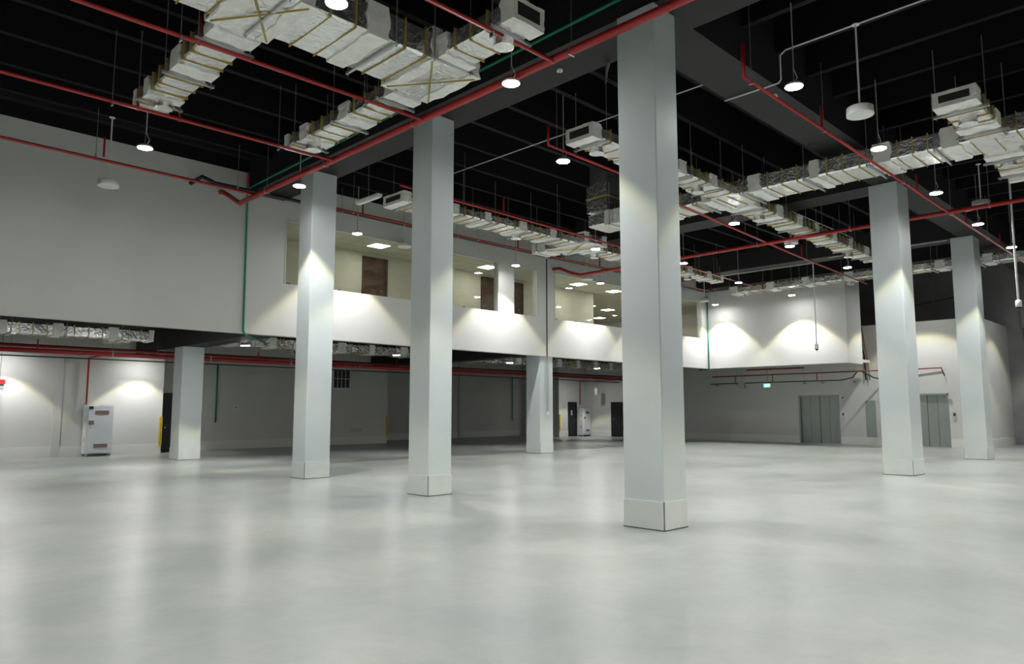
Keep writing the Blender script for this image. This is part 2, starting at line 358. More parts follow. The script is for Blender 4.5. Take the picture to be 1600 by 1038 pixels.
column(8.38, 5.57, 0.56, 0.65, 7.44, 'nearest tall grey column, right of centre')
column(8.6, 10.89, 0.56, 0.62, 7.44, 'tall grey column between the two left window strips')
column(8.68, 15.63, 0.66, 0.60, 7.44, 'tall grey column nearest the green wall pipe')
column(19.68, 5.88, 0.86, 0.69, 7.44, 'tall grey column standing before the elevator doors')
column(27.76, 6.05, 0.80, 0.67, 7.44, 'farthest tall grey column at the right edge')
column(9.04, 24.38, 0.70, 0.73, 3.69, 'short grey column under the mezzanine beside the white cabinet')
column(20.0, 18.66, 0.72, 0.72, 3.69, 'short grey column with a conduit below the dark wall joint', True)

# ------------------------------------------------------------------ lamps
def lamp(x, y, z, label, group, top, watts, size=0.14, vis=True):
    p = thing('pendant_lamp', (x, y, z), label, 'lamp', group)
    wb(MB().lathe(x, y, [(size * 0.35, z + 0.075), (size * 0.8, z + 0.05), (size, z + 0.02), (size, z)], 24), 'housing', 'lampbody', p, True)
    wb(MB().lathe(x, y, [(size * 0.93, z - 0.006), (size * 0.93, z - 0.001)], 24), 'diffuser', 'lamp', p)
    if top > z + 0.2:
        wb(MB().tube([(x, y, z + 0.07), (x, y, top)], 0.007, 6), 'suspension_wire', 'rod', p)
        wb(MB().tube([(x + 0.03, y + 0.02, z + 0.07), (x + 0.07, y - 0.03, z + 0.16), (x + 0.015, y, z + 0.3), (x + 0.02, y, top)], 0.006, 6), 'power_cable', 'whitep', p)
    ld = bpy.data.lights.new('lamp_light', 'SPOT'); ld.energy = watts; ld.spot_size = R(SPOT); ld.spot_blend = 0.22; ld.shadow_soft_size = 0.09; ld.color = (1.0, 0.998, 0.975)
    ld.use_nodes = True; lt = ld.node_tree; em = lt.nodes['Emission']       # warm fringe at the rim of the beam, as LED reflectors give
    tcn = lt.nodes.new('ShaderNodeTexCoord'); sx = lt.nodes.new('ShaderNodeSeparateXYZ'); ab = lt.nodes.new('ShaderNodeMath'); ab.operation = 'ABSOLUTE'
    cr = lt.nodes.new('ShaderNodeValToRGB'); cr.color_ramp.elements[0].position = 0.69; cr.color_ramp.elements[1].position = 0.79
    cr.color_ramp.elements[0].color = (1.0, 0.9, 0.5, 1); cr.color_ramp.elements[1].color = (1, 1, 1, 1)
    lt.links.new(tcn.outputs['Normal'], sx.inputs[0]); lt.links.new(sx.outputs['Z'], ab.inputs[0]); lt.links.new(ab.outputs[0], cr.inputs[0]); lt.links.new(cr.outputs['Color'], em.inputs['Color'])
    lo = bpy.data.objects.new('lamp_light', ld); C.objects.link(lo); lo.parent = p; lo.location = (0, 0, -0.02)
    return p
HZ = 6.65
hall = [
 (4.53, 14.65, 'pendant lamp hanging in front of the blank left wall'),
 (7.85, 14.75, 'pendant lamp against the column nearest the green wall pipe'),
 (7.6, 7.68, 'pendant lamp below the red main pipe, left of the nearest column'),
 (4.48, 7.62, 'pendant lamp cut by the top edge among the foil ducts'),
 (10.85, 9.45, 'pendant lamp beside the duct end left of the nearest column'),
 (10.83, 4.63, 'largest pendant lamp right of the nearest column'),
 (14.65, 4.66, 'pendant lamp in front of the long foil duct on the right'),
 (18.7, 4.75, 'pendant lamp just right of the column before the elevators'),
 (22.7, 4.8, 'pendant lamp above the farthest column'),
 (26.7, 4.8, 'pendant lamp behind the right camera pole'),
 (17.9, 9.45, 'pendant lamp under the foil duct tee right of the nearest column'),
 (21.65, 9.6, 'pendant lamp under the red pipe crossing'),
 (26.4, 9.65, 'pendant lamp below the duct end beside the elevator column'),
 (26.5, 13.9, 'pendant lamp under the thin red pipe before the right block'),
 (31.1, 13.8, 'pendant lamp lighting the middle of the right upper block'),
 (31.3, 17.65, 'pendant lamp nearest the corner of the right upper block'),
 (17.7, 14.1, 'pendant lamp under the duct tee left of the nearest column'),
 (11.25, 17.65, 'pendant lamp before the window, between the two left tall columns'),
 (17.75, 17.7, 'pendant lamp before the narrow single-pane window'),
 (22.7, 17.85, 'pendant lamp before the right window strip'),
 (10.8, 13.8, 'pendant lamp hidden behind the second tall column'),
 (14.3, 9.9, 'pendant lamp hidden behind the nearest column, near row'),
 (21.6, 13.35, 'pendant lamp hidden behind the nearest column, middle row'),
 (26.7, 17.7, 'pendant lamp hidden behind the nearest column, window row'),
]
for x, y, lab in hall: lamp(x, y, HZ, lab, 'hall pendant lamps', ZC if x > 31 else ZJ, HALL_W)
off = [(1.0, 14.65), (1.0, 7.6), (-2.5, 14.65), (-2.5, 7.6), (4.5, 0.6), (7.3, 0.6), (1.0, 0.6), (-2.5, 0.6), (1.0, -5.5), (6.0, -5.5), (10.8, 0.6), (14.6, 0.6), (18.7, 0.6), (22.7, 0.6), (26.7, 0.6), (31.5, 4.8), (34.5, 4.8), (14.6, -4.5), (22.7, -4.5)]
for x, y in off: lamp(x, y, HZ, 'pendant lamp of the hall grid outside the picture', 'hall lamps outside the frame', ZJ, HALL_W)
lamp(33.8, 9.9, 7.0, 'pendant lamp in front of the elevator core', 'elevator lobby lamps', ZC, HALL_W)
lamp(37.5, 5.5, 7.0, 'pendant lamp at the side of the elevator core', 'elevator lobby lamps', ZC, HALL_W * 0.8)
low = [(5.0, 28.1, 'low lamp above the left end of the cabinet wall'), (9.15, 28.1, 'low lamp above the white cabinet wall'), (4.3, 22.3, 'low lamp behind the fascia at the left edge'), (7.1, 22.3, 'low lamp behind the fascia left of the short column'), (9.95, 21.8, 'low lamp beside the short column under the mezzanine'),
       (15.6, 21.7, 'low lamp between the two left tall columns under the mezzanine'), (21.6, 21.9, 'low lamp right of the short facade column'), (27.5, 21.9, 'low lamp behind the nearest column under the mezzanine'),
       (33.5, 27.6, 'low lamp before the far black doors')]
for x, y, lab in low: lamp(x, y, 4.1 if 'fascia' in lab else 3.6, lab, 'lamps under the mezzanine', 4.5, LOW_W * (1.5 if y < 25 and x < 12 else 1.0))

# ------------------------------------------------------------------ insulated ducts
def duct_body(parent, ax, a0, a1, b0, b1, z0, z1, taper=None, name='duct_body'):
    """ax 'x' or 'y': runs a0..a1 along the axis, b0..b1 across"""
    n = max(2, int(abs(a1 - a0) / 0.22)); prof = []
    vs = []; fs = []
    for i in range(n + 1):
        t = i / n; a = a0 + (a1 - a0) * t
        c0, c1 = b0, b1
        if taper: c0, c1 = b0 + (taper[0] - b0) * t, b1 + (taper[1] - b1) * t
        j = lambda s=0.008: random.uniform(-s, s)
        ins = 0.03
        ring = [(c0, z0 + ins), (c0 + ins, z0), ((c0 + c1) / 2, z0 - 0.006), (c1 - ins, z0), (c1, z0 + ins), (c1, z1 - ins), (c1 - ins, z1), (c0 + ins, z1), (c0, z1 - ins)]
        for (b_, z) in ring:
            bb, zz = b_ + j(), z + j()
            vs.append((a, bb, zz) if ax == 'x' else (bb, a, zz))
    k = 9
    for i in range(n):
        for q in range(k): fs.append((i * k + q, i * k + (q + 1) % k, (i + 1) * k + (q + 1) % k, (i + 1) * k + q))
    fs.append(tuple(range(k))); fs.append(tuple(n * k + q for q in range(k)))
    mb = MB(); mb.add(vs, fs); return wb(mb, name, 'foil', parent)
def sleeve(parent, ax, a0, a1, b0, b1, z0, z1, off, name, material, jag):
    per = []
    nb, nz = 7, 5
    for i in range(nb): per.append((b0 - off + (b1 - b0 + 2 * off) * i / nb, z0 - off))
    for i in range(nz): per.append((b1 + off, z0 - off + (z1 - z0 + 2 * off) * i / nz))
    for i in range(nb): per.append((b1 + off - (b1 - b0 + 2 * off) * i / nb, z1 + off))
    for i in range(nz): per.append((b0 - off, z1 + off - (z1 - z0 + 2 * off) * i / nz))
    k = len(per); vs = []; fs = []
    e0 = [random.uniform(-jag, jag) for _ in per]; e1 = [random.uniform(-jag, jag) for _ in per]
    ro = [random.uniform(0, jag * 0.35) for _ in per]
    cb, cz = (b0 + b1) / 2, (z0 + z1) / 2
    for layer in range(4):                                      # outer start, outer end, inner end, inner start
        for i, (b_, z) in enumerate(per):
            a = a0 + e0[i] if layer in (0, 3) else a1 + e1[i]
            s_ = (ro[i] if layer in (0, 1) else -0.03)
            bb = b_ + (s_ if b_ > cb else -s_) * (1 if abs(b_ - cb) > (b1 - b0) * 0.4 else 0); zz = z + (s_ if z > cz else -s_) * (1 if abs(z - cz) > (z1 - z0) * 0.4 else 0)
            vs.append((a, bb, zz) if ax == 'x' else (bb, a, zz))
    for ly in range(4):
        for i in range(k): fs.append((ly * k + i, ly * k + (i + 1) % k, ((ly + 1) % 4) * k + (i + 1) % k, ((ly + 1) % 4) * k + i))
    mb = MB(); mb.add(vs, fs); return wb(mb, name, material, parent)
def trapeze(parent, ax, a, b0, b1, z0, ztop=ZJ):
    e = 0.07
    mb = MB()
    if ax == 'x': mb.box(a - 0.02, a + 0.02, b0 - e - 0.05, b1 + e + 0.05, z0 - 0.055, z0 - 0.015)
    else: mb.box(b0 - e - 0.05, b1 + e + 0.05, a - 0.02, a + 0.02, z0 - 0.055, z0 - 0.015)
    wb(mb, 'trapeze_bar', 'steel', parent)
    for b_ in (b0 - e, b1 + e):
        p = (a, b_) if ax == 'x' else (b_, a)
        wb(MB().tube([(*p, z0 - 0.09), (*p, ztop)], 0.008, 6), 'hanger_rod', 'rod', parent)
def segment(parent, ax, a0, a1, b0, b1, z0, z1, hang=True, taper=None, cap0=False, cap1=False, step=1.0, ztop=ZJ):
    """one straight run: foil body, canvas sleeves at its joints, yellow straps between, trapeze hangers"""
    if a1 < a0: a0, a1 = a1, a0; cap0, cap1 = cap1, cap0; taper = None if taper is None else taper
    duct_body(parent, ax, a0, a1, b0, b1, z0, z1, taper)
    def bw(a):
        if not taper: return b0, b1
        t = (a - a0) / (a1 - a0); return b0 + (taper[0] - b0) * t, b1 + (taper[1] - b1) * t
    a = a0 + (0.02 if cap0 else 0.12); k = 0
    while a < a1 - 0.1:
        w = random.uniform(0.2, 0.34); e = min(a + w, a1 - 0.01)
        c = bw((a + e) / 2); sleeve(parent, ax, a, e, c[0], c[1], z0, z1, 0.02, 'canvas_sleeve', 'wrap', 0.035)
        nx = a + max(step, 1.15) * random.uniform(1.1, 1.35)
        for t in (0.25, 0.55, 0.85):
            s_ = e + (nx - e) * t
            if s_ < a1 - 0.06:
                c = bw(s_); sleeve(parent, ax, s_ - 0.006, s_ + 0.006, c[0], c[1], z0, z1, 0.018, 'strap', 'strap', 0.002)
        if hang:
            c = bw(min(e + 0.1, a1 - 0.05)); trapeze(parent, ax, min(e + 0.1, a1 - 0.05), c[0], c[1], z0, ztop)
        a = nx; k += 1
    for cap, aa, sg in ((cap0, a0, -1), (cap1, a1, 1)):
        if cap:
            c = bw(aa); sleeve(parent, ax, aa - 0.12 if sg > 0 else aa - 0.02, aa + 0.02 if sg > 0 else aa + 0.12, c[0], c[1], z0, z1, 0.02, 'end_sleeve', 'wrap', 0.01)
            m_ = MB(); q0, q1 = (aa, aa + 0.015 * sg)
            if ax == 'x': m_.box(q0, q1, c[0] - 0.02, c[1] + 0.02, z0 - 0.02, z1 + 0.02)
            else: m_.box(c[0] - 0.02, c[1] + 0.02, q0, q1, z0 - 0.02, z1 + 0.02)
            wb(m_, 'end_cap', 'wrap', parent)
            m_ = MB(); q0, q1 = (aa + 0.015 * sg, aa + 0.02 * sg); d = (c[1] - c[0]) * 0.12
            if ax == 'x': m_.box(q0, q1, c[0] + d, c[1] - d, z0 + 0.055, z1 - 0.045)
            else: m_.box(c[0] + d, c[1] - d, q0, q1, z0 + 0.055, z1 - 0.045)
            wb(m_, 'end_opening', 'rubber', parent)
def junction(parent, x0, x1, y0, y1, z0, z1):
    duct_body(parent, 'x', x0, x1, y0, y1, z0, z1, name='junction_box')
    sleeve(parent, 'x', x0, x0 + 0.2, y0, y1, z0, z1, 0.014, 'canvas_sleeve', 'wrap', 0.03)
    sleeve(parent, 'x', x1 - 0.2, x1, y0, y1, z0, z1, 0.014, 'canvas_sleeve', 'wrap', 0.03)
    for p, q in (((x0 + 0.05, y0 + 0.05), (x1 - 0.05, y1 - 0.05)), ((x0 + 0.05, y1 - 0.05), (x1 - 0.05, y0 + 0.05))):
        wb(MB().tube([(*p, z0 - 0.03), (*q, z0 - 0.03)], 0.012, 6), 'strap', 'strap', parent)
def diffuser(parent, x, y, z0):
    d = wb(MB().lathe(x, y, [(0.15, z0 + 0.01), (0.15, z0 - 0.17)], 20), 'diffuser_neck', 'foil', parent)
    r_ = MB().lathe(x, y, [(0.15, z0 - 0.165), (0.23, z0 - 0.20), (0.23, z0 - 0.225), (0.165, z0 - 0.22), (0.15, z0 - 0.185)], 24, False, False)
    o = r_.build('diffuser_ring', 'whitep', d, True); o.matrix_parent_inverse = local(parent)
    o = MB().lathe(x, y, [(0.06, z0 - 0.183), (0.115, z0 - 0.21), (0.115, z0 - 0.216), (0.03, z0 - 0.222)], 20).build('diffuser_core', 'whitep', d, True); o.matrix_parent_inverse = local(parent)
    o = MB().lathe(x, y, [(0.148, z0 - 0.182), (0.148, z0 - 0.178)], 20).build('diffuser_gap_shade', 'rubber', d); o.matrix_parent_inverse = local(parent)  # black disc stands in for the shade between ring and core
    o = MB().lathe(x, y, [(0.152, z0 - 0.06), (0.155, z0 - 0.075), (0.155, z0 - 0.09), (0.152, z0 - 0.1)], 20, False, False).build('diffuser_strap', 'strap', d); o.matrix_parent_inverse = local(parent)

Z0, Z1 = 6.87, 7.22
A = thing('insulated_duct', (6.9, 8.8, Z0), 'foil-wrapped duct cross with yellow straps at upper left', 'duct')
segment(A, 'x', 0.5, 6.45, 8.27, 9.4, Z0, Z1 + 0.1, step=1.2)
junction(A, 6.45, 7.4, 8.2, 9.48, Z0 - 0.02, Z1 + 0.12)
junction(A, 3.6, 4.5, 8.2, 9.5, Z0 - 0.02, Z1 + 0.13)
segment(A, 'y', 9.5, 13.3, 3.78, 4.42, Z0, 7.14, cap1=True, step=0.75, taper=(3.9, 4.42))
segment(A, 'y', 9.48, 13.3, 6.75, 7.32, Z0, 7.12, cap1=True, step=0.75)
segment(A, 'y', 6.55, 8.2, 6.53, 7.1, Z0, 7.16, cap0=True, step=0.75)
for x, y in ((4.15, 12.6), (6.98, 12.6), (6.8, 7.02)): diffuser(A, x, y, Z0)

B = thing('insulated_duct', (16.6, 8.7, Z0), 'long foil-wrapped duct tee right of the nearest column', 'duct')
segment(B, 'x', 10.6, 16.15, 8.48, 9.12, Z0, 7.12, cap0=True, step=0.8)
segment(B, 'y', 2.0, 12.35, 16.15, 17.15, Z0, 7.24, step=1.0)
segment(B, 'y', -3.0, 2.0, 16.2, 17.1, Z0, 7.24, step=1.0)
segment(B, 'x', 17.15, 27.0, 8.55, 9.3, Z0, 7.14, cap1=True, step=0.85, taper=(8.78, 9.25))
duct_body(B, 'y', 12.35, 13.1, 16.15, 17.15, Z0 + 0.02, 7.24, name='elbow')
sleeve(B, 'y', 12.25, 12.5, 16.15, 17.15, Z0, 7.24, 0.02, 'canvas_sleeve', 'wrap', 0.03)
mbr = MB(); mbr.box(16.12, 17.18, 12.4, 13.15, 7.3, ZC); wb(mbr, 'riser', 'foil', B)
mbr = MB(); mbr.box(16.1, 17.2, 12.38, 13.17, 7.7, 7.73); wb(mbr, 'strap', 'strap', B)
segment(B, 'x', 13.75, 16.15, 2.82, 3.44, 6.82, 7.05, cap0=True, step=0.8)
segment(B, 'x', 17.15, 19.6, 2.82, 3.44, 6.82, 7.05, cap1=True, step=0.8)
for x, y in ((11.1, 8.78), (14.85, 8.75), (18.25, 8.9), (24.85, 9.03), (14.65, 3.14), (17.85, 3.15)): diffuser(B, x, y, Z0)

E_ = thing('insulated_duct', (17.8, 15.1, Z0), 'foil-wrapped duct running along the office windows', 'duct')
segment(E_, 'x', 10.62, 17.3, 14.6, 15.42, Z0, 7.1, cap0=True, step=0.9)
junction(E_, 17.3, 18.4, 14.2, 15.9, Z0 - 0.02, 7.16)
segment(E_, 'x', 18.4, 27.0, 14.7, 15.45, Z0, 7.12, cap1=True, step=0.9, taper=(14.85, 15.35))
segment(E_, 'y', 15.9, 16.6, 17.45, 18.2, Z0, 7.15, cap1=True, hang=False)
for x, y in ((15.1, 15.03), (18.9, 15.1), (24.7, 15.1)): diffuser(E_, x, y, Z0)
F_ = thing('insulated_duct', (30.4, 9, Z0), 'foil-wrapped duct crossing behind the elevator column', 'duct')
segment(F_, 'y', 1.0, 16.2, 30.05, 30.75, Z0, 7.15, cap1=True, step=1.3)
diffuser(F_, 30.4, 15.6, Z0); diffuser(F_, 30.4, 11.0, Z0)
LZ = 3.82
G_ = thing('insulated_duct', (4.5, 25, LZ), 'foil-wrapped duct below the mezzanine at the left edge', 'duct')
segment(G_, 'x', -2, 8.2, 24.7, 25.3, LZ, 4.14, cap1=True, step=0.9, ztop=4.5)
segment(G_, 'y', 25.3, 26.4, 7.2, 7.7, LZ, 4.1, cap1=True, hang=False, ztop=4.5)
H_ = thing('insulated_duct', (14, 25, LZ), 'foil-wrapped duct under the mezzanine between the left columns', 'duct')
segment(H_, 'x', 10.5, 19.4, 24.3, 24.9, LZ, 4.16, cap0=True, cap1=True, step=0.9, ztop=4.5)
segment(H_, 'y', 24.9, 26.5, 14.0, 14.6, LZ, 4.1, cap1=True, hang=False, ztop=4.5)
I_ = thing('insulated_duct', (26, 24, LZ), 'foil-wrapped duct under the mezzanine right of the facade column', 'duct')
segment(I_, 'x', 21.5, 33.0, 24.4, 25.0, LZ, 4.16, cap0=True, cap1=True, step=0.9, ztop=4.5)

# ------------------------------------------------------------------ fire pipes
def pipe(name, pts, r, label, cat='pipe', material='red', hang=(), hz=ZJ, stubs=(), stub_h=0.42, clamps=True):
    p = thing(name, pts[0], label, cat)
    wb(MB().tube(pts, r, 14), 'pipe_run', material, p, True)
    for h in hang:
        wb(MB().tube([(h[0], h[1], h[2] + r), (h[0], h[1], hz)], 0.006, 6), 'hanger_rod', 'rod', p)
        if clamps:
            d = Vector(pts[-1]) - Vector(pts[0]); ax = 'x' if abs(d.x) > abs(d.y) else 'y'
            e = 0.012
            if ax == 'x': sleeve(p, 'x', h[0] - e, h[0] + e, h[1] - r, h[1] + r, h[2] - r, h[2] + r, 0.006, 'clamp', 'steel', 0.0)
            else: sleeve(p, 'y', h[1] - e, h[1] + e, h[0] - r, h[0] + r, h[2] - r, h[2] + r, 0.006, 'clamp', 'steel', 0.0)
    for s_ in stubs:
        o = wb(MB().tube([(s_[0], s_[1], s_[2]), (s_[0], s_[1], s_[2] + stub_h)], 0.022, 8), 'sprinkler_stub', material, p)
        hd = MB().lathe(s_[0], s_[1], [(0.012, s_[2] + stub_h), (0.016, s_[2] + stub_h + 0.03), (0.03, s_[2] + stub_h + 0.035), (0.03, s_[2] + stub_h + 0.04)], 8).build('sprinkler_head', 'steel', o); hd.matrix_parent_inverse = local(p)
    return p
PZ = 7.0; PL = 6.75
pipe('fire_main_pipe', [(7.78, -6, 6.85), (7.78, 17.55, 6.85), (7.82, 17.75, 6.86), (7.74, 18.3, 7.18), (7.66, 18.5, 7.3), (7.66, 18.6, 7.3)], 0.062, 'thick red main pipe running past the tall columns', hang=[(7.78, y, 6.85) for y in (6.6, 10.4, 13.5, 16.2)])
for (y, lab, st) in ((13.1, 'thin red pipe below the left duct ends', (3.9, 4.6)), (10.08, 'thin red pipe crossing under the left foil ducts', (3.75,)), (6.94, 'short thin red pipe beside the top duct end', ())):
    pipe('sprinkler_pipe', [(-5, y, PL), (7.78, y, PL + 0.06)], 0.032, lab, hang=[(x, y, PL) for x in (3.5, 6.5)], stubs=[(x, y, PL) for x in st])
pipe('sprinkler_pipe', [(-5, 16.85, PZ), (7.78, 16.85, PZ - 0.1)], 0.032, 'thin red pipe along the blank left wall', hang=[(4.25, 16.85, PZ), (7.35, 16.85, PZ)], stubs=[(4.4, 16.85, PZ), (7.6, 16.85, PZ)])
pipe('sprinkler_pipe', [(10.15, 5.12, PL + 0.55), (10.15, 5.12, PL), (34, 5.12, PL)], 0.032, 'thin red pipe running under the big beam on the right', hang=[(x, 5.12, PL) for x in (10.4, 13.2, 17.6, 21.4, 25.3)], stubs=[(13.1, 5.12, PL), (18.6, 5.12, PL), (22.9, 5.12, PL), (26.9, 5.12, PL)])
pipe('fire_main_pipe', [(21.15, -4, PL), (21.15, 16.9, PL), (21.15, 17.6, PL), (20.9, 17.9, PL + 0.1), (20.75, 18.3, PL + 0.3), (20.7, 18.6, PL + 0.3)], 0.058, 'thick red pipe crossing the right bay behind the columns', hang=[(21.15, y, PL) for y in (4.2, 7.6, 10.4, 14.6)])
pipe('sprinkler_pipe', [(10.15, 9.22, PL + 0.42), (10.15, 9.22, PL), (14.2, 9.3, PL), (15.4, 9.68, PL), (23.0, 10.2, PL), (31.0, 10.6, PL)], 0.03, 'thin red pipe from the duct end toward the right block', hang=[(10.4, 9.22, PL), (13.2, 9.28, PL), (19.5, 9.96, PL), (24.5, 10.28, PL)], stubs=[(18.6, 9.9, PL), (24.0, 10.25, PL)], clamps=False)
pipe('sprinkler_pipe', [(9.6, 13.32, PL), (16.0, 13.5, PL), (29.2, 14.2, PL), (29.2, 14.2, PL + 0.45)], 0.03, 'thin red pipe behind the second tall column', hang=[(11.6, 13.37, PL), (15.2, 13.47, PL), (19.0, 13.66, PL), (25.0, 13.98, PL)], stubs=[(13.0, 13.41, PL), (18.5, 13.63, PL), (25.2, 13.99, PL)], clamps=False)
pipe('sprinkler_pipe', [(9.6, 16.85, PZ), (29.5, 16.85, PZ), (29.5, 16.85, PZ + 0.45)], 0.03, 'thin red pipe along the office window strip', hang=[(x, 16.85, PZ) for x in (10.6, 12.7, 15.2, 19.2, 22.0, 25.5)], stubs=[(10.9, 16.85, PZ), (17.0, 16.85, PZ), (21.4, 16.85, PZ)])
pipe('black_pipe', [(6.87, 18.6, 7.36), (7.05, 18.3, 7.52), (7.3, 18.1, 7.36), (31.1, 18.1, 7.36)], 0.05, 'black pipe along the top of the window wall', material='blackpipe', hang=[(x, 18.1, 7.36) for x in (11, 13.2, 15.4, 17.6, 19.8, 22, 24.2, 27)])
LP = 3.42
for (y, z, r, lab, mt) in ((26.0, 3.42, 0.075, 'thick red pipe under the mezzanine, front of the pair', 'red'), (26.5, 3.6, 0.055, 'red pipe under the mezzanine, rear of the pair', 'darkred')):
    pipe('fire_main_pipe', [(-5, y, z), (35.7, y, z)], r, lab, material=mt, hang=[(x, y, z) for x in (4.3, 7.4, 10.6, 13.7, 16.8, 20.9, 24, 28, 32)] if r > 0.06 else (), hz=4.5, stubs=[(5.3, y, z), (8.8, y, z), (12.4, y, z), (18.7, y, z)] if r > 0.06 else (), stub_h=0.35)
pipe('cable_conduit', [(-5, 26.6, 3.28), (35.5, 26.6, 3.28)], 0.02, 'thin dark conduit below the red pipes under the mezzanine', material='blackpipe')
pipe('riser_pipe', [(7.44, 26.1, 3.45), (7.44, 28.75, 3.45), (7.47, 28.85, 3.3), (7.47, 28.85, 1.8)], 0.03, 'red pipe dropping to the white cabinet on the left')
pipe('riser_pipe', [(35.15, 26.2, 3.4), (35.15, 29.35, 3.4), (35.15, 29.38, 1.95)], 0.03, 'red pipe dropping to the far white cabinet')
pipe('fire_main_pipe', [(34.6, 19.8, 3.35), (34.6, 11.2, 3.38), (35.6, 11.0, 3.42), (35.7, 9.3, 3.45), (35.7, 9.2, 3.1)], 0.03, 'thin red pipe under the right block before the elevators', material='darkred', stubs=[(34.6, y, 2.98) for y in (18.5, 16.5, 14.3)], stub_h=0.38)
pipe('red_branch_pipe', [(33.9, 17.5, 3.6), (33.9, 14.6, 3.6)], 0.04, 'short red pipe tucked under the right block', material='darkred')
pipe('black_pipe', [(34.7, 20, 2.98), (34.7, 13.2, 3.0), (34.7, 12.7, 3.1), (34.7, 12.5, 3.35)], 0.025, 'black pipe rising at the block corner over the lift door', material='blackpipe')
pipe('black_pipe', [(34.6, 12.3, 3.4), (35.3, 12.0, 3.1), (35.7, 11.7, 3.0), (35.72, 11.3, 3.0)], 0.03, 'black bent pipe at the block corner', material='blackpipe')
pipe('copper_pipe', [(35.7, 12.55, 5.5), (35.7, 12.45, 4.6), (35.7, 12.35, 3.9), (35.7, 12.3, 3.0)], 0.025, 'copper pipe on the wall between block and elevators', material='copper')
pipe('black_cable', [(35.72, 12.75, 5.55), (35.72, 12.7, 4.8), (35.72, 12.5, 4.2), (35.72, 12.48, 3.0)], 0.03, 'black cable beside the copper pipe on the core', material='blackpipe')
pipe('red_branch_pipe', [(38.5, 9.2, 6.9), (38.5, 11.5, 6.6), (38.5, 11.5, 6.95)], 0.025, 'dark thin pipe above the elevator core', material='blackpipe', hang=[(38.5, 10.2, 6.77)], hz=ZC)
# green pipes
pipe('green_pipe', [(8.37, -4, 7.85), (8.37, 18.4, 7.55), (8.37, 18.55, 7.45), (8.4, 18.56, 3.7), (8.45, 18.56, 3.6), (8.8, 18.9, 3.57), (9.9, 20.3, 3.57)], 0.028, 'green pipe along the beam and down the left wall', material='green')
pipe('green_pipe', [(32.02, 18.5, 7.2), (32.02, 18.5, 3.6), (32.3, 19.2, 3.6)], 0.03, 'green pipe in the corner of the right block', material='green')
pipe('green_pipe', [(12.5, 29.85, 3.5), (12.5, 29.85, 1.1)], 0.03, 'green pipe on the dim wall behind the short column', material='green')
pipe('green_pipe', [(32.3, 32.5, 3.7), (32.3, 32.5, 1.1), (32.45, 32.5, 1.05)], 0.03, 'green pipe on the dark recessed wall', material='green')
# white conduits
pipe('white_conduit', [(12.3, 15.2, 7.97), (12.3, 6.65, 7.97), (12.3, 6.6, 7.9)], 0.014, 'white conduit crossing below the joists left of the nearest column', material='conduit')
pipe('white_conduit', [(12.1, 6.5, 7.4), (12.1, 5.45, 7.4), (12.1, 5.4, 7.45), (12.1, 5.4, 7.9), (12.1, 5.3, 7.97), (12.1, -4, 7.97)], 0.014, 'white conduit bent around the big beam on the right', material='conduit')
pipe('white_conduit', [(22.3, 9.85, 7.97), (27.6, 9.85, 7.97), (27.68, 9.85, 7.5)], 0.014, 'white conduit behind the red pipe crossing', material='conduit')
pipe('white_conduit', [(28.3, 11.7, 7.38), (28.3, 16.5, 7.38)], 0.014, 'white conduit leading to the left camera pole', material='conduit')
pipe('white_conduit', [(27.7, 6.8, 7.38), (27.7, 10.8, 7.38)], 0.014, 'white conduit left of the farthest column', material='conduit')

# loose cable ends hanging behind the nearest column
cb = thing('cable_bundle', (9.3, 7.14, 7.44), 'loose cable ends hanging from the beam left of the nearest column', 'cable')
for k in range(4): wb(MB().tube([(9.32 + 0.03 * k, 7.14, 7.43), (9.28 + 0.05 * k, 7.12 + 0.03 * k, 7.3), (9.24 + 0.06 * k, 7.1 + 0.04 * k, 7.0 + 0.05 * k)], 0.012, 6), 'cable', 'rod', cb)

# ------------------------------------------------------------------ hanging drums and cameras
def drum(x, y, z, top, label):
    p = thing('drum_fixture', (x, y, z), label, 'fixture', 'white drum fixtures on poles')
    wb(MB().lathe(x, y, [(0.19, z + 0.14), (0.205, z + 0.13), (0.21, z + 0.02), (0.21, z)], 28), 'drum', 'whitep', p, True)
    wb(MB().lathe(x, y, [(0.18, z - 0.003), (0.18, z + 0.001)], 28), 'grille', 'lampbody', p)
    wb(MB().tube([(x, y, z + 0.13), (x, y, top)], 0.016, 8), 'pole', 'conduit', p)
    wb(MB().lathe(x, y, [(0.06, top - 0.012), (0.06, top)], 16), 'ceiling_plate', 'conduit', p)
drum(4.55, 16.95, 6.4, 7.95, 'white drum fixture on a pole before the blank left wall')
drum(12.1, 4.1, 6.4, 7.97, 'large white drum fixture on a pole right of the nearest column')
drum(21.5, 4.45, 6.85, 7.97, 'white drum fixture on the red pipe right of the elevator column')
drum(22.1, 9.75, 6.82, 7.97, 'white drum fixture under the red pipe crossing')
drum(13.4, 18.3, 6.7, ZC, 'white drum fixture before the window left of the second column')
drum(22.0, 17.95, 6.72, ZC, 'white drum fixture before the right window strip')
drum(30.4, 17.7, 6.72, ZC, 'white drum fixture at the far end of the window strip')
tl = thing('strip_light', (10.2, 15.2, 6.95), 'white batten light fitting beside the duct end left of the second column', 'light')
wbox('housing', 'whitep', tl, 10.05, 10.2, 14.9, 15.9, 6.93, 7.0); wbox('tube', 'whitep', tl, 10.08, 10.17, 14.92, 15.88, 6.905, 6.93)
wb(MB().tube([(10.12, 15.4, 7.0), (10.12, 15.4, ZJ)], 0.007, 6), 'hanger_rod', 'rod', tl)
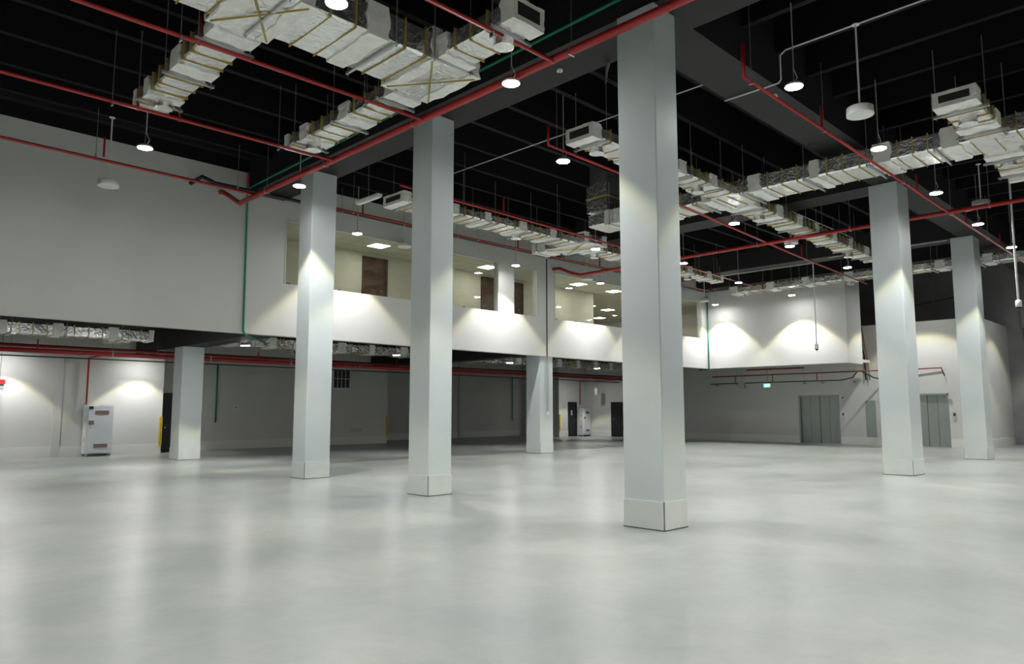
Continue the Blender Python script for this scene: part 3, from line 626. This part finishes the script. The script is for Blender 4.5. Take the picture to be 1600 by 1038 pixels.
def cctv(x, y, z, top, label):
    p = thing('security_camera', (x, y, z), label, 'camera', 'cameras on long poles')
    wb(MB().tube([(x, y, z + 0.2), (x, y, top)], 0.025, 10), 'pole', 'conduit', p)
    wb(MB().lathe(x, y, [(0.03, z + 0.22), (0.07, z + 0.2), (0.075, z + 0.05), (0.07, z + 0.03)], 16), 'housing', 'whitep', p, True)
    wb(MB().lathe(x, y, [(0.06, z + 0.03), (0.05, z - 0.01), (0.02, z - 0.035)], 16), 'dome', 'screen', p, True)
cctv(28.3, 11.65, 3.95, 7.4, 'dome camera on a long white pole before the right block')
cctv(22.6, 4.0, 4.25, 7.97, 'dome camera on a long white pole at the right edge')

# ------------------------------------------------------------------ ground level things
def swing_door(name, label, x0, x1, y, h, hx):
    d = struct(name, label, 'door', (x0, y, 0))
    wbox('leaf', 'door_dark', d, x0 + 0.05, x1 - 0.05, y + 0.03, y + 0.08, 0.01, h - 0.05)
    g = MB(); g.box(x0, x0 + 0.05, y - 0.01, y + 0.12, 0, h); g.box(x1 - 0.05, x1, y - 0.01, y + 0.12, 0, h); g.box(x0, x1, y - 0.01, y + 0.12, h - 0.05, h)
    wb(g, 'door_frame', 'door_dark', d)
    wb(MB().tube([(hx, y + 0.03, 1.05), (hx, y - 0.02, 1.05), (hx + 0.12, y - 0.02, 1.05)], 0.011, 6), 'handle', 'chrome', d)
    wb(MB().tube([(hx, y + 0.03, 0.93), (hx, y + 0.015, 0.93)], 0.025, 10), 'lock', 'chrome', d)
    return d
swing_door('door_1', 'black door in the recess behind the short column', DX0, DX1, 29.9, 2.28, 10.55)
d2 = swing_door('door_2', 'black door with a small notice beyond the facade column', 34.12, 34.98, 29.5, 2.12, 34.8)
wbox('notice', 'whitep', d2, 34.45, 34.56, 29.51, 29.53, 1.3, 1.6)
d3 = struct('door_3', 'black door on the elevator core wall beside the nearest column', 'door', (XE, 27.0, 0))
wbox('leaf', 'door_dark', d3, XE - 0.03, XE, 26.55, 27.45, 0.01, 2.1); wb(MB().tube([(XE - 0.05, 27.3, 1.05), (XE - 0.05, 27.18, 1.05)], 0.011, 6), 'handle', 'chrome', d3)
# elevator doors
for k, ((a, b_), lab) in enumerate(zip(lifts, ('grey elevator door left of the elevator column', 'grey elevator door between the two right columns'))):
    d = struct('door_%d' % (4 + k), lab, 'door', (XE, (a + b_) / 2, 0))
    g = MB(); g.box(XE + 0.0, XE + 0.25, a, a + 0.07, 0, 2.34); g.box(XE + 0.0, XE + 0.25, b_ - 0.07, b_, 0, 2.34); g.box(XE, XE + 0.25, a, b_, 2.27, 2.34); wb(g, 'door_frame', 'lift', d)
    w = (b_ - a - 0.14) / 4
    for q in range(4): wbox('door_panel', 'lift', d, XE + 0.14 + 0.02 * (q % 2), XE + 0.18 + 0.02 * (q % 2), a + 0.07 + w * q + 0.009, a + 0.07 + w * (q + 1) - 0.009, 0.01, 2.27)
    wbox('shaft_backing', 'joint', d, XE + 0.22, XE + 0.25, a + 0.07, b_ - 0.07, 0.01, 2.27); wbox('sill', 'steel', d, XE + 0.02, XE + 0.25, a + 0.07, b_ - 0.07, 0, 0.01)
for y, lab in ((13.62, 'elevator call button plate beside the left lift door'), (8.93, 'elevator call button plate beside the right lift door')):
    p = thing('call_button', (XE, y, 1.2), lab, 'button panel', 'elevator call plates')
    wbox('plate', 'steel', p, XE - 0.015, XE, y - 0.06, y + 0.06, 1.12, 1.52); wbox('display', 'screen', p, XE - 0.02, XE - 0.015, y - 0.035, y + 0.035, 1.36, 1.47)
    for z in (1.2, 1.27): wb(MB().tube([(XE - 0.016, y, z), (XE - 0.024, y, z)], 0.018, 10), 'button', 'whitep', p)
p = thing('service_hatch', (XE, 12.36, 1.2), 'grey flush service hatch between the lift doors', 'hatch')
wbox('panel', 'lift', p, XE - 0.013, XE - 0.001, 12.14, 12.59, 0.3, 2.05); wb(MB().tube([(XE - 0.014, 12.2, 1.2), (XE - 0.03, 12.2, 1.2)], 0.02, 10), 'lock', 'chrome', p)
p = thing('alarm_sounder', (XE, 9.05, 2.05), 'small round sounder above the right call plate', 'alarm')
wb(MB().tube([(XE, 9.05, 2.05), (XE - 0.07, 9.05, 2.05)], 0.07, 14), 'body', 'steel', p); wb(MB().tube([(XE - 0.07, 9.05, 2.05), (XE - 0.1, 9.05, 2.05)], 0.03, 10), 'core', 'greybox', p)
p = thing('wall_sensor', (XE, 13.6, 2.2), 'tiny dark sensor above the left call plate', 'sensor')
wbox('body', 'greybox', p, XE - 0.04, XE, 13.55, 13.65, 2.16, 2.24); wbox('lens', 'screen', p, XE - 0.045, XE - 0.04, 13.58, 13.62, 2.18, 2.22)
# exit sign and hanging sounder under the block
p = thing('exit_sign', (34.2, 16.6, 2.8), 'lit green exit sign hanging before the elevator wall', 'sign')
wbox('housing', 'whitep', p, 34.2, 34.23, 16.44, 16.78, 2.73, 2.91); wbox('lit_face', 'exit', p, 34.19, 34.2, 16.45, 16.77, 2.74, 2.9)
g = MB(); g.box(34.185, 34.19, 16.66, 16.69, 2.77, 2.86); g.box(34.185, 34.19, 16.63, 16.72, 2.80, 2.815); g.box(34.185, 34.19, 16.53, 16.58, 2.76, 2.88); g.box(34.185, 34.19, 16.47, 16.5, 2.80, 2.84)
wb(g, 'pictogram', 'exit_white', p); wb(MB().tube([(34.21, 16.6, 2.92), (34.21, 16.6, 3.78)], 0.012, 8), 'stem', 'rod', p)
p = thing('hanging_detector', (34.6, 18.05, 2.9), 'grey box detector hanging under the right block', 'detector')
wbox('box', 'greybox', p, 34.32, 34.48, 17.88, 18.22, 2.72, 3.0); wb(MB().tube([(34.4, 18.05, 3.0), (34.4, 18.05, 3.78)], 0.012, 8), 'stem', 'rod', p)
for k, y in enumerate((20.2, 19.0, 17.3, 15.4, 14.5, 13.0)):
    p = thing('pipe_clip', (35.72, y, 2.95), ['first', 'second', 'third', 'fourth', 'fifth', 'sixth'][k] + ' hanging pipe clip from the left above the elevator wall', 'clip', 'pipe clips on the elevator wall')
    g = MB(); g.box(35.66, 35.8, y - 0.07, y + 0.07, 2.9, 2.93); g.box(35.7, 35.74, y - 0.05, y - 0.02, 2.93, 2.99); g.box(35.7, 35.74, y + 0.02, y + 0.05, 2.93, 2.99); wb(g, 'bracket', 'greybox', p)
    wb(MB().tube([(35.72, y, 2.93), (35.72, y, 3.7)], 0.006, 6), 'rod', 'rod', p)

# white fire cabinets: louvred body on small feet
def cabinet(x0, x1, y0, y1, h, label, open_corner):
    c = thing('fire_cabinet', ((x0 + x1) / 2, (y0 + y1) / 2, 0), label, 'cabinet', 'white fire hose cabinets')
    wbox('body', 'cabinet', c, x0, x1, y0 + 0.03, y1, 0.09, h)
    wbox('door', 'cabinet', c, x0 + 0.06, x1 - 0.015, y0, y0 + 0.03, 0.13, h - 0.03)
    for (z, lab) in ((h - 0.32, 0), (0.3, 1)):
        pl = wbox('label_plate', 'plate', c, x0 + 0.26, x1 - 0.16, y0 - 0.008, y0, z, z + 0.13)
        g = MB()
        for r_ in range(2):
            for q in range(7): g.box(x0 + 0.29 + 0.045 * q, x0 + 0.32 + 0.045 * q, y0 - 0.011, y0 - 0.008, z + 0.03 + 0.05 * r_, z + 0.055 + 0.05 * r_)
        o = g.build('lettering', 'label_text', pl); o.matrix_parent_inverse = local(c)
    wbox('lock_plate', 'plate', c, x0 + 0.07, x0 + 0.24, y0 - 0.008, y0, h * 0.62, h * 0.62 + 0.14)
    wb(MB().tube([(x0 + 0.13, y0 - 0.02, h * 0.6), (x0 + 0.13, y0 - 0.02, h * 0.54)], 0.012, 6), 'handle', 'greybox', c)
    g = MB()
    for z in (0.5, 0.56, 0.62, 1.2, 1.26, 1.32): g.box(x0 - 0.006, x0, y0 + 0.1, y0 + 0.25, z, z + 0.03)
    wb(g, 'side_louvre', 'greybox', c)
    if open_corner: wb(MB().box(x0 + 0.06, x0 + 0.2, y0 - 0.01, y0 - 0.002, h - 0.14, h - 0.04), 'peeled_film', 'rubber', c)
    for fx in (x0 + 0.02, x1 - 0.1):
        wbox('foot', 'greybox', c, fx, fx + 0.08, y0 + 0.04, y0 + 0.12, 0, 0.09); wbox('foot', 'greybox', c, fx, fx + 0.08, y1 - 0.12, y1 - 0.04, 0, 0.09)
cabinet(7.42, 8.28, 28.5, 28.94, 1.78, 'white fire cabinet by the bright wall on the left', True)
cabinet(34.99, 35.75, 29.0, 29.46, 1.72, 'white fire cabinet beside the far black door', False)
for (x, y, lab) in ((10.0, 28.97, 'yellow and black corner guard left of the recessed door'), (20.93, 29.87, 'yellow and black corner guard on the dim wall corner'), (33.28, 29.47, 'yellow and black corner guard beyond the facade column')):
    p = thing('corner_guard', (x, y, 0.3), lab, 'guard', 'yellow corner guards')
    for k, (mt, o0, o1) in enumerate((('yellow', 0.0, 0.04), ('rubber', 0.04, 0.06), ('yellow', 0.06, 0.1))):
        wbox('stripe', mt, p, x + o0, x + o1, y - 0.03 if x > 10.5 else y - 0.03, y, 0.36 if x > 10.5 else 0.3, 1.35)
# barred grille in the dim wall
p = thing('wall_grille', (18.3, 29.88, 2.6), 'white barred grille high on the dim ground floor wall', 'grille')
wbox('backing', 'rubber', p, 17.95, 18.8, 29.87, 29.9, 2.64, 3.52)
g = MB(); g.box(17.9, 18.85, 29.84, 29.9, 2.6, 2.65); g.box(17.9, 18.85, 29.84, 29.9, 3.5, 3.55); g.box(17.9, 17.95, 29.84, 29.9, 2.65, 3.5); g.box(18.8, 18.85, 29.84, 29.9, 2.65, 3.5); wb(g, 'grille_frame', 'whitep', p)
for x in (18.16, 18.37, 18.58): wbox('bar', 'whitep', p, x - 0.012, x + 0.012, 29.85, 29.87, 2.65, 3.5)
wbox('bar', 'whitep', p, 17.95, 18.8, 29.845, 29.865, 3.06, 3.085)
p = thing('floor_vent', (19.3, 29.89, 0.6), 'small low vent on the dim wall near its corner', 'vent')
wbox('vent_frame', 'wall', p, 18.95, 19.6, 29.87, 29.9, 0.55, 0.8)
for k in range(3): wbox('slat', 'greybox', p, 19.0, 19.55, 29.86, 29.87, 0.6 + 0.06 * k, 0.63 + 0.06 * k)
for (x, y, z, lab) in ((13.35, 29.89, 1.72, 'small round alarm point on the dim wall'), (24.0, 32.59, 0.85, 'small white socket on the dark recessed wall')):
    p = thing('wall_socket', (x, y, z), lab, 'socket'); wbox('plate', 'whitep', p, x - 0.07, x + 0.07, y - 0.02, y, z - 0.07, z + 0.07); wb(MB().tube([(x, y - 0.02, z), (x, y - 0.035, z)], 0.03, 10), 'centre', 'rubber', p)
p = thing('call_point', (4.85, 28.6, 2.45), 'red and grey fire call box hanging at the left edge', 'alarm')
wbox('box', 'greybox', p, 4.75, 4.95, 28.5, 28.7, 2.25, 2.45); wbox('red_top', 'red', p, 4.72, 4.98, 28.48, 28.72, 2.45, 2.6); wb(MB().tube([(4.85, 28.6, 2.6), (4.85, 28.6, 4.498)], 0.012, 6), 'stem', 'rod', p)
p = thing('hanging_detector', (35.0, 27.9, 2.6), 'small beige detector hanging before the far doors', 'detector')
wbox('box', 'whitep', p, 34.9, 35.1, 27.8, 28.0, 2.55, 2.95); wb(MB().tube([(35.0, 27.9, 2.95), (35.0, 27.9, 4.5)], 0.012, 6), 'stem', 'rod', p)
# small round beam fittings
for (x, y, z, lab) in ((9.0, 7.9, 7.42, 'small round sensor under the beam left of the nearest column'), (12.6, 5.75, 7.42, 'small round sensor under the big beam on the right')):
    p = thing('beam_sensor', (x, y, z), lab, 'sensor'); wb(MB().lathe(x, y, [(0.05, 7.44), (0.05, 7.40)], 14), 'body', 'whitep', p); wb(MB().lathe(x, y, [(0.03, 7.40), (0.02, 7.385)], 12), 'lens', 'greybox', p)
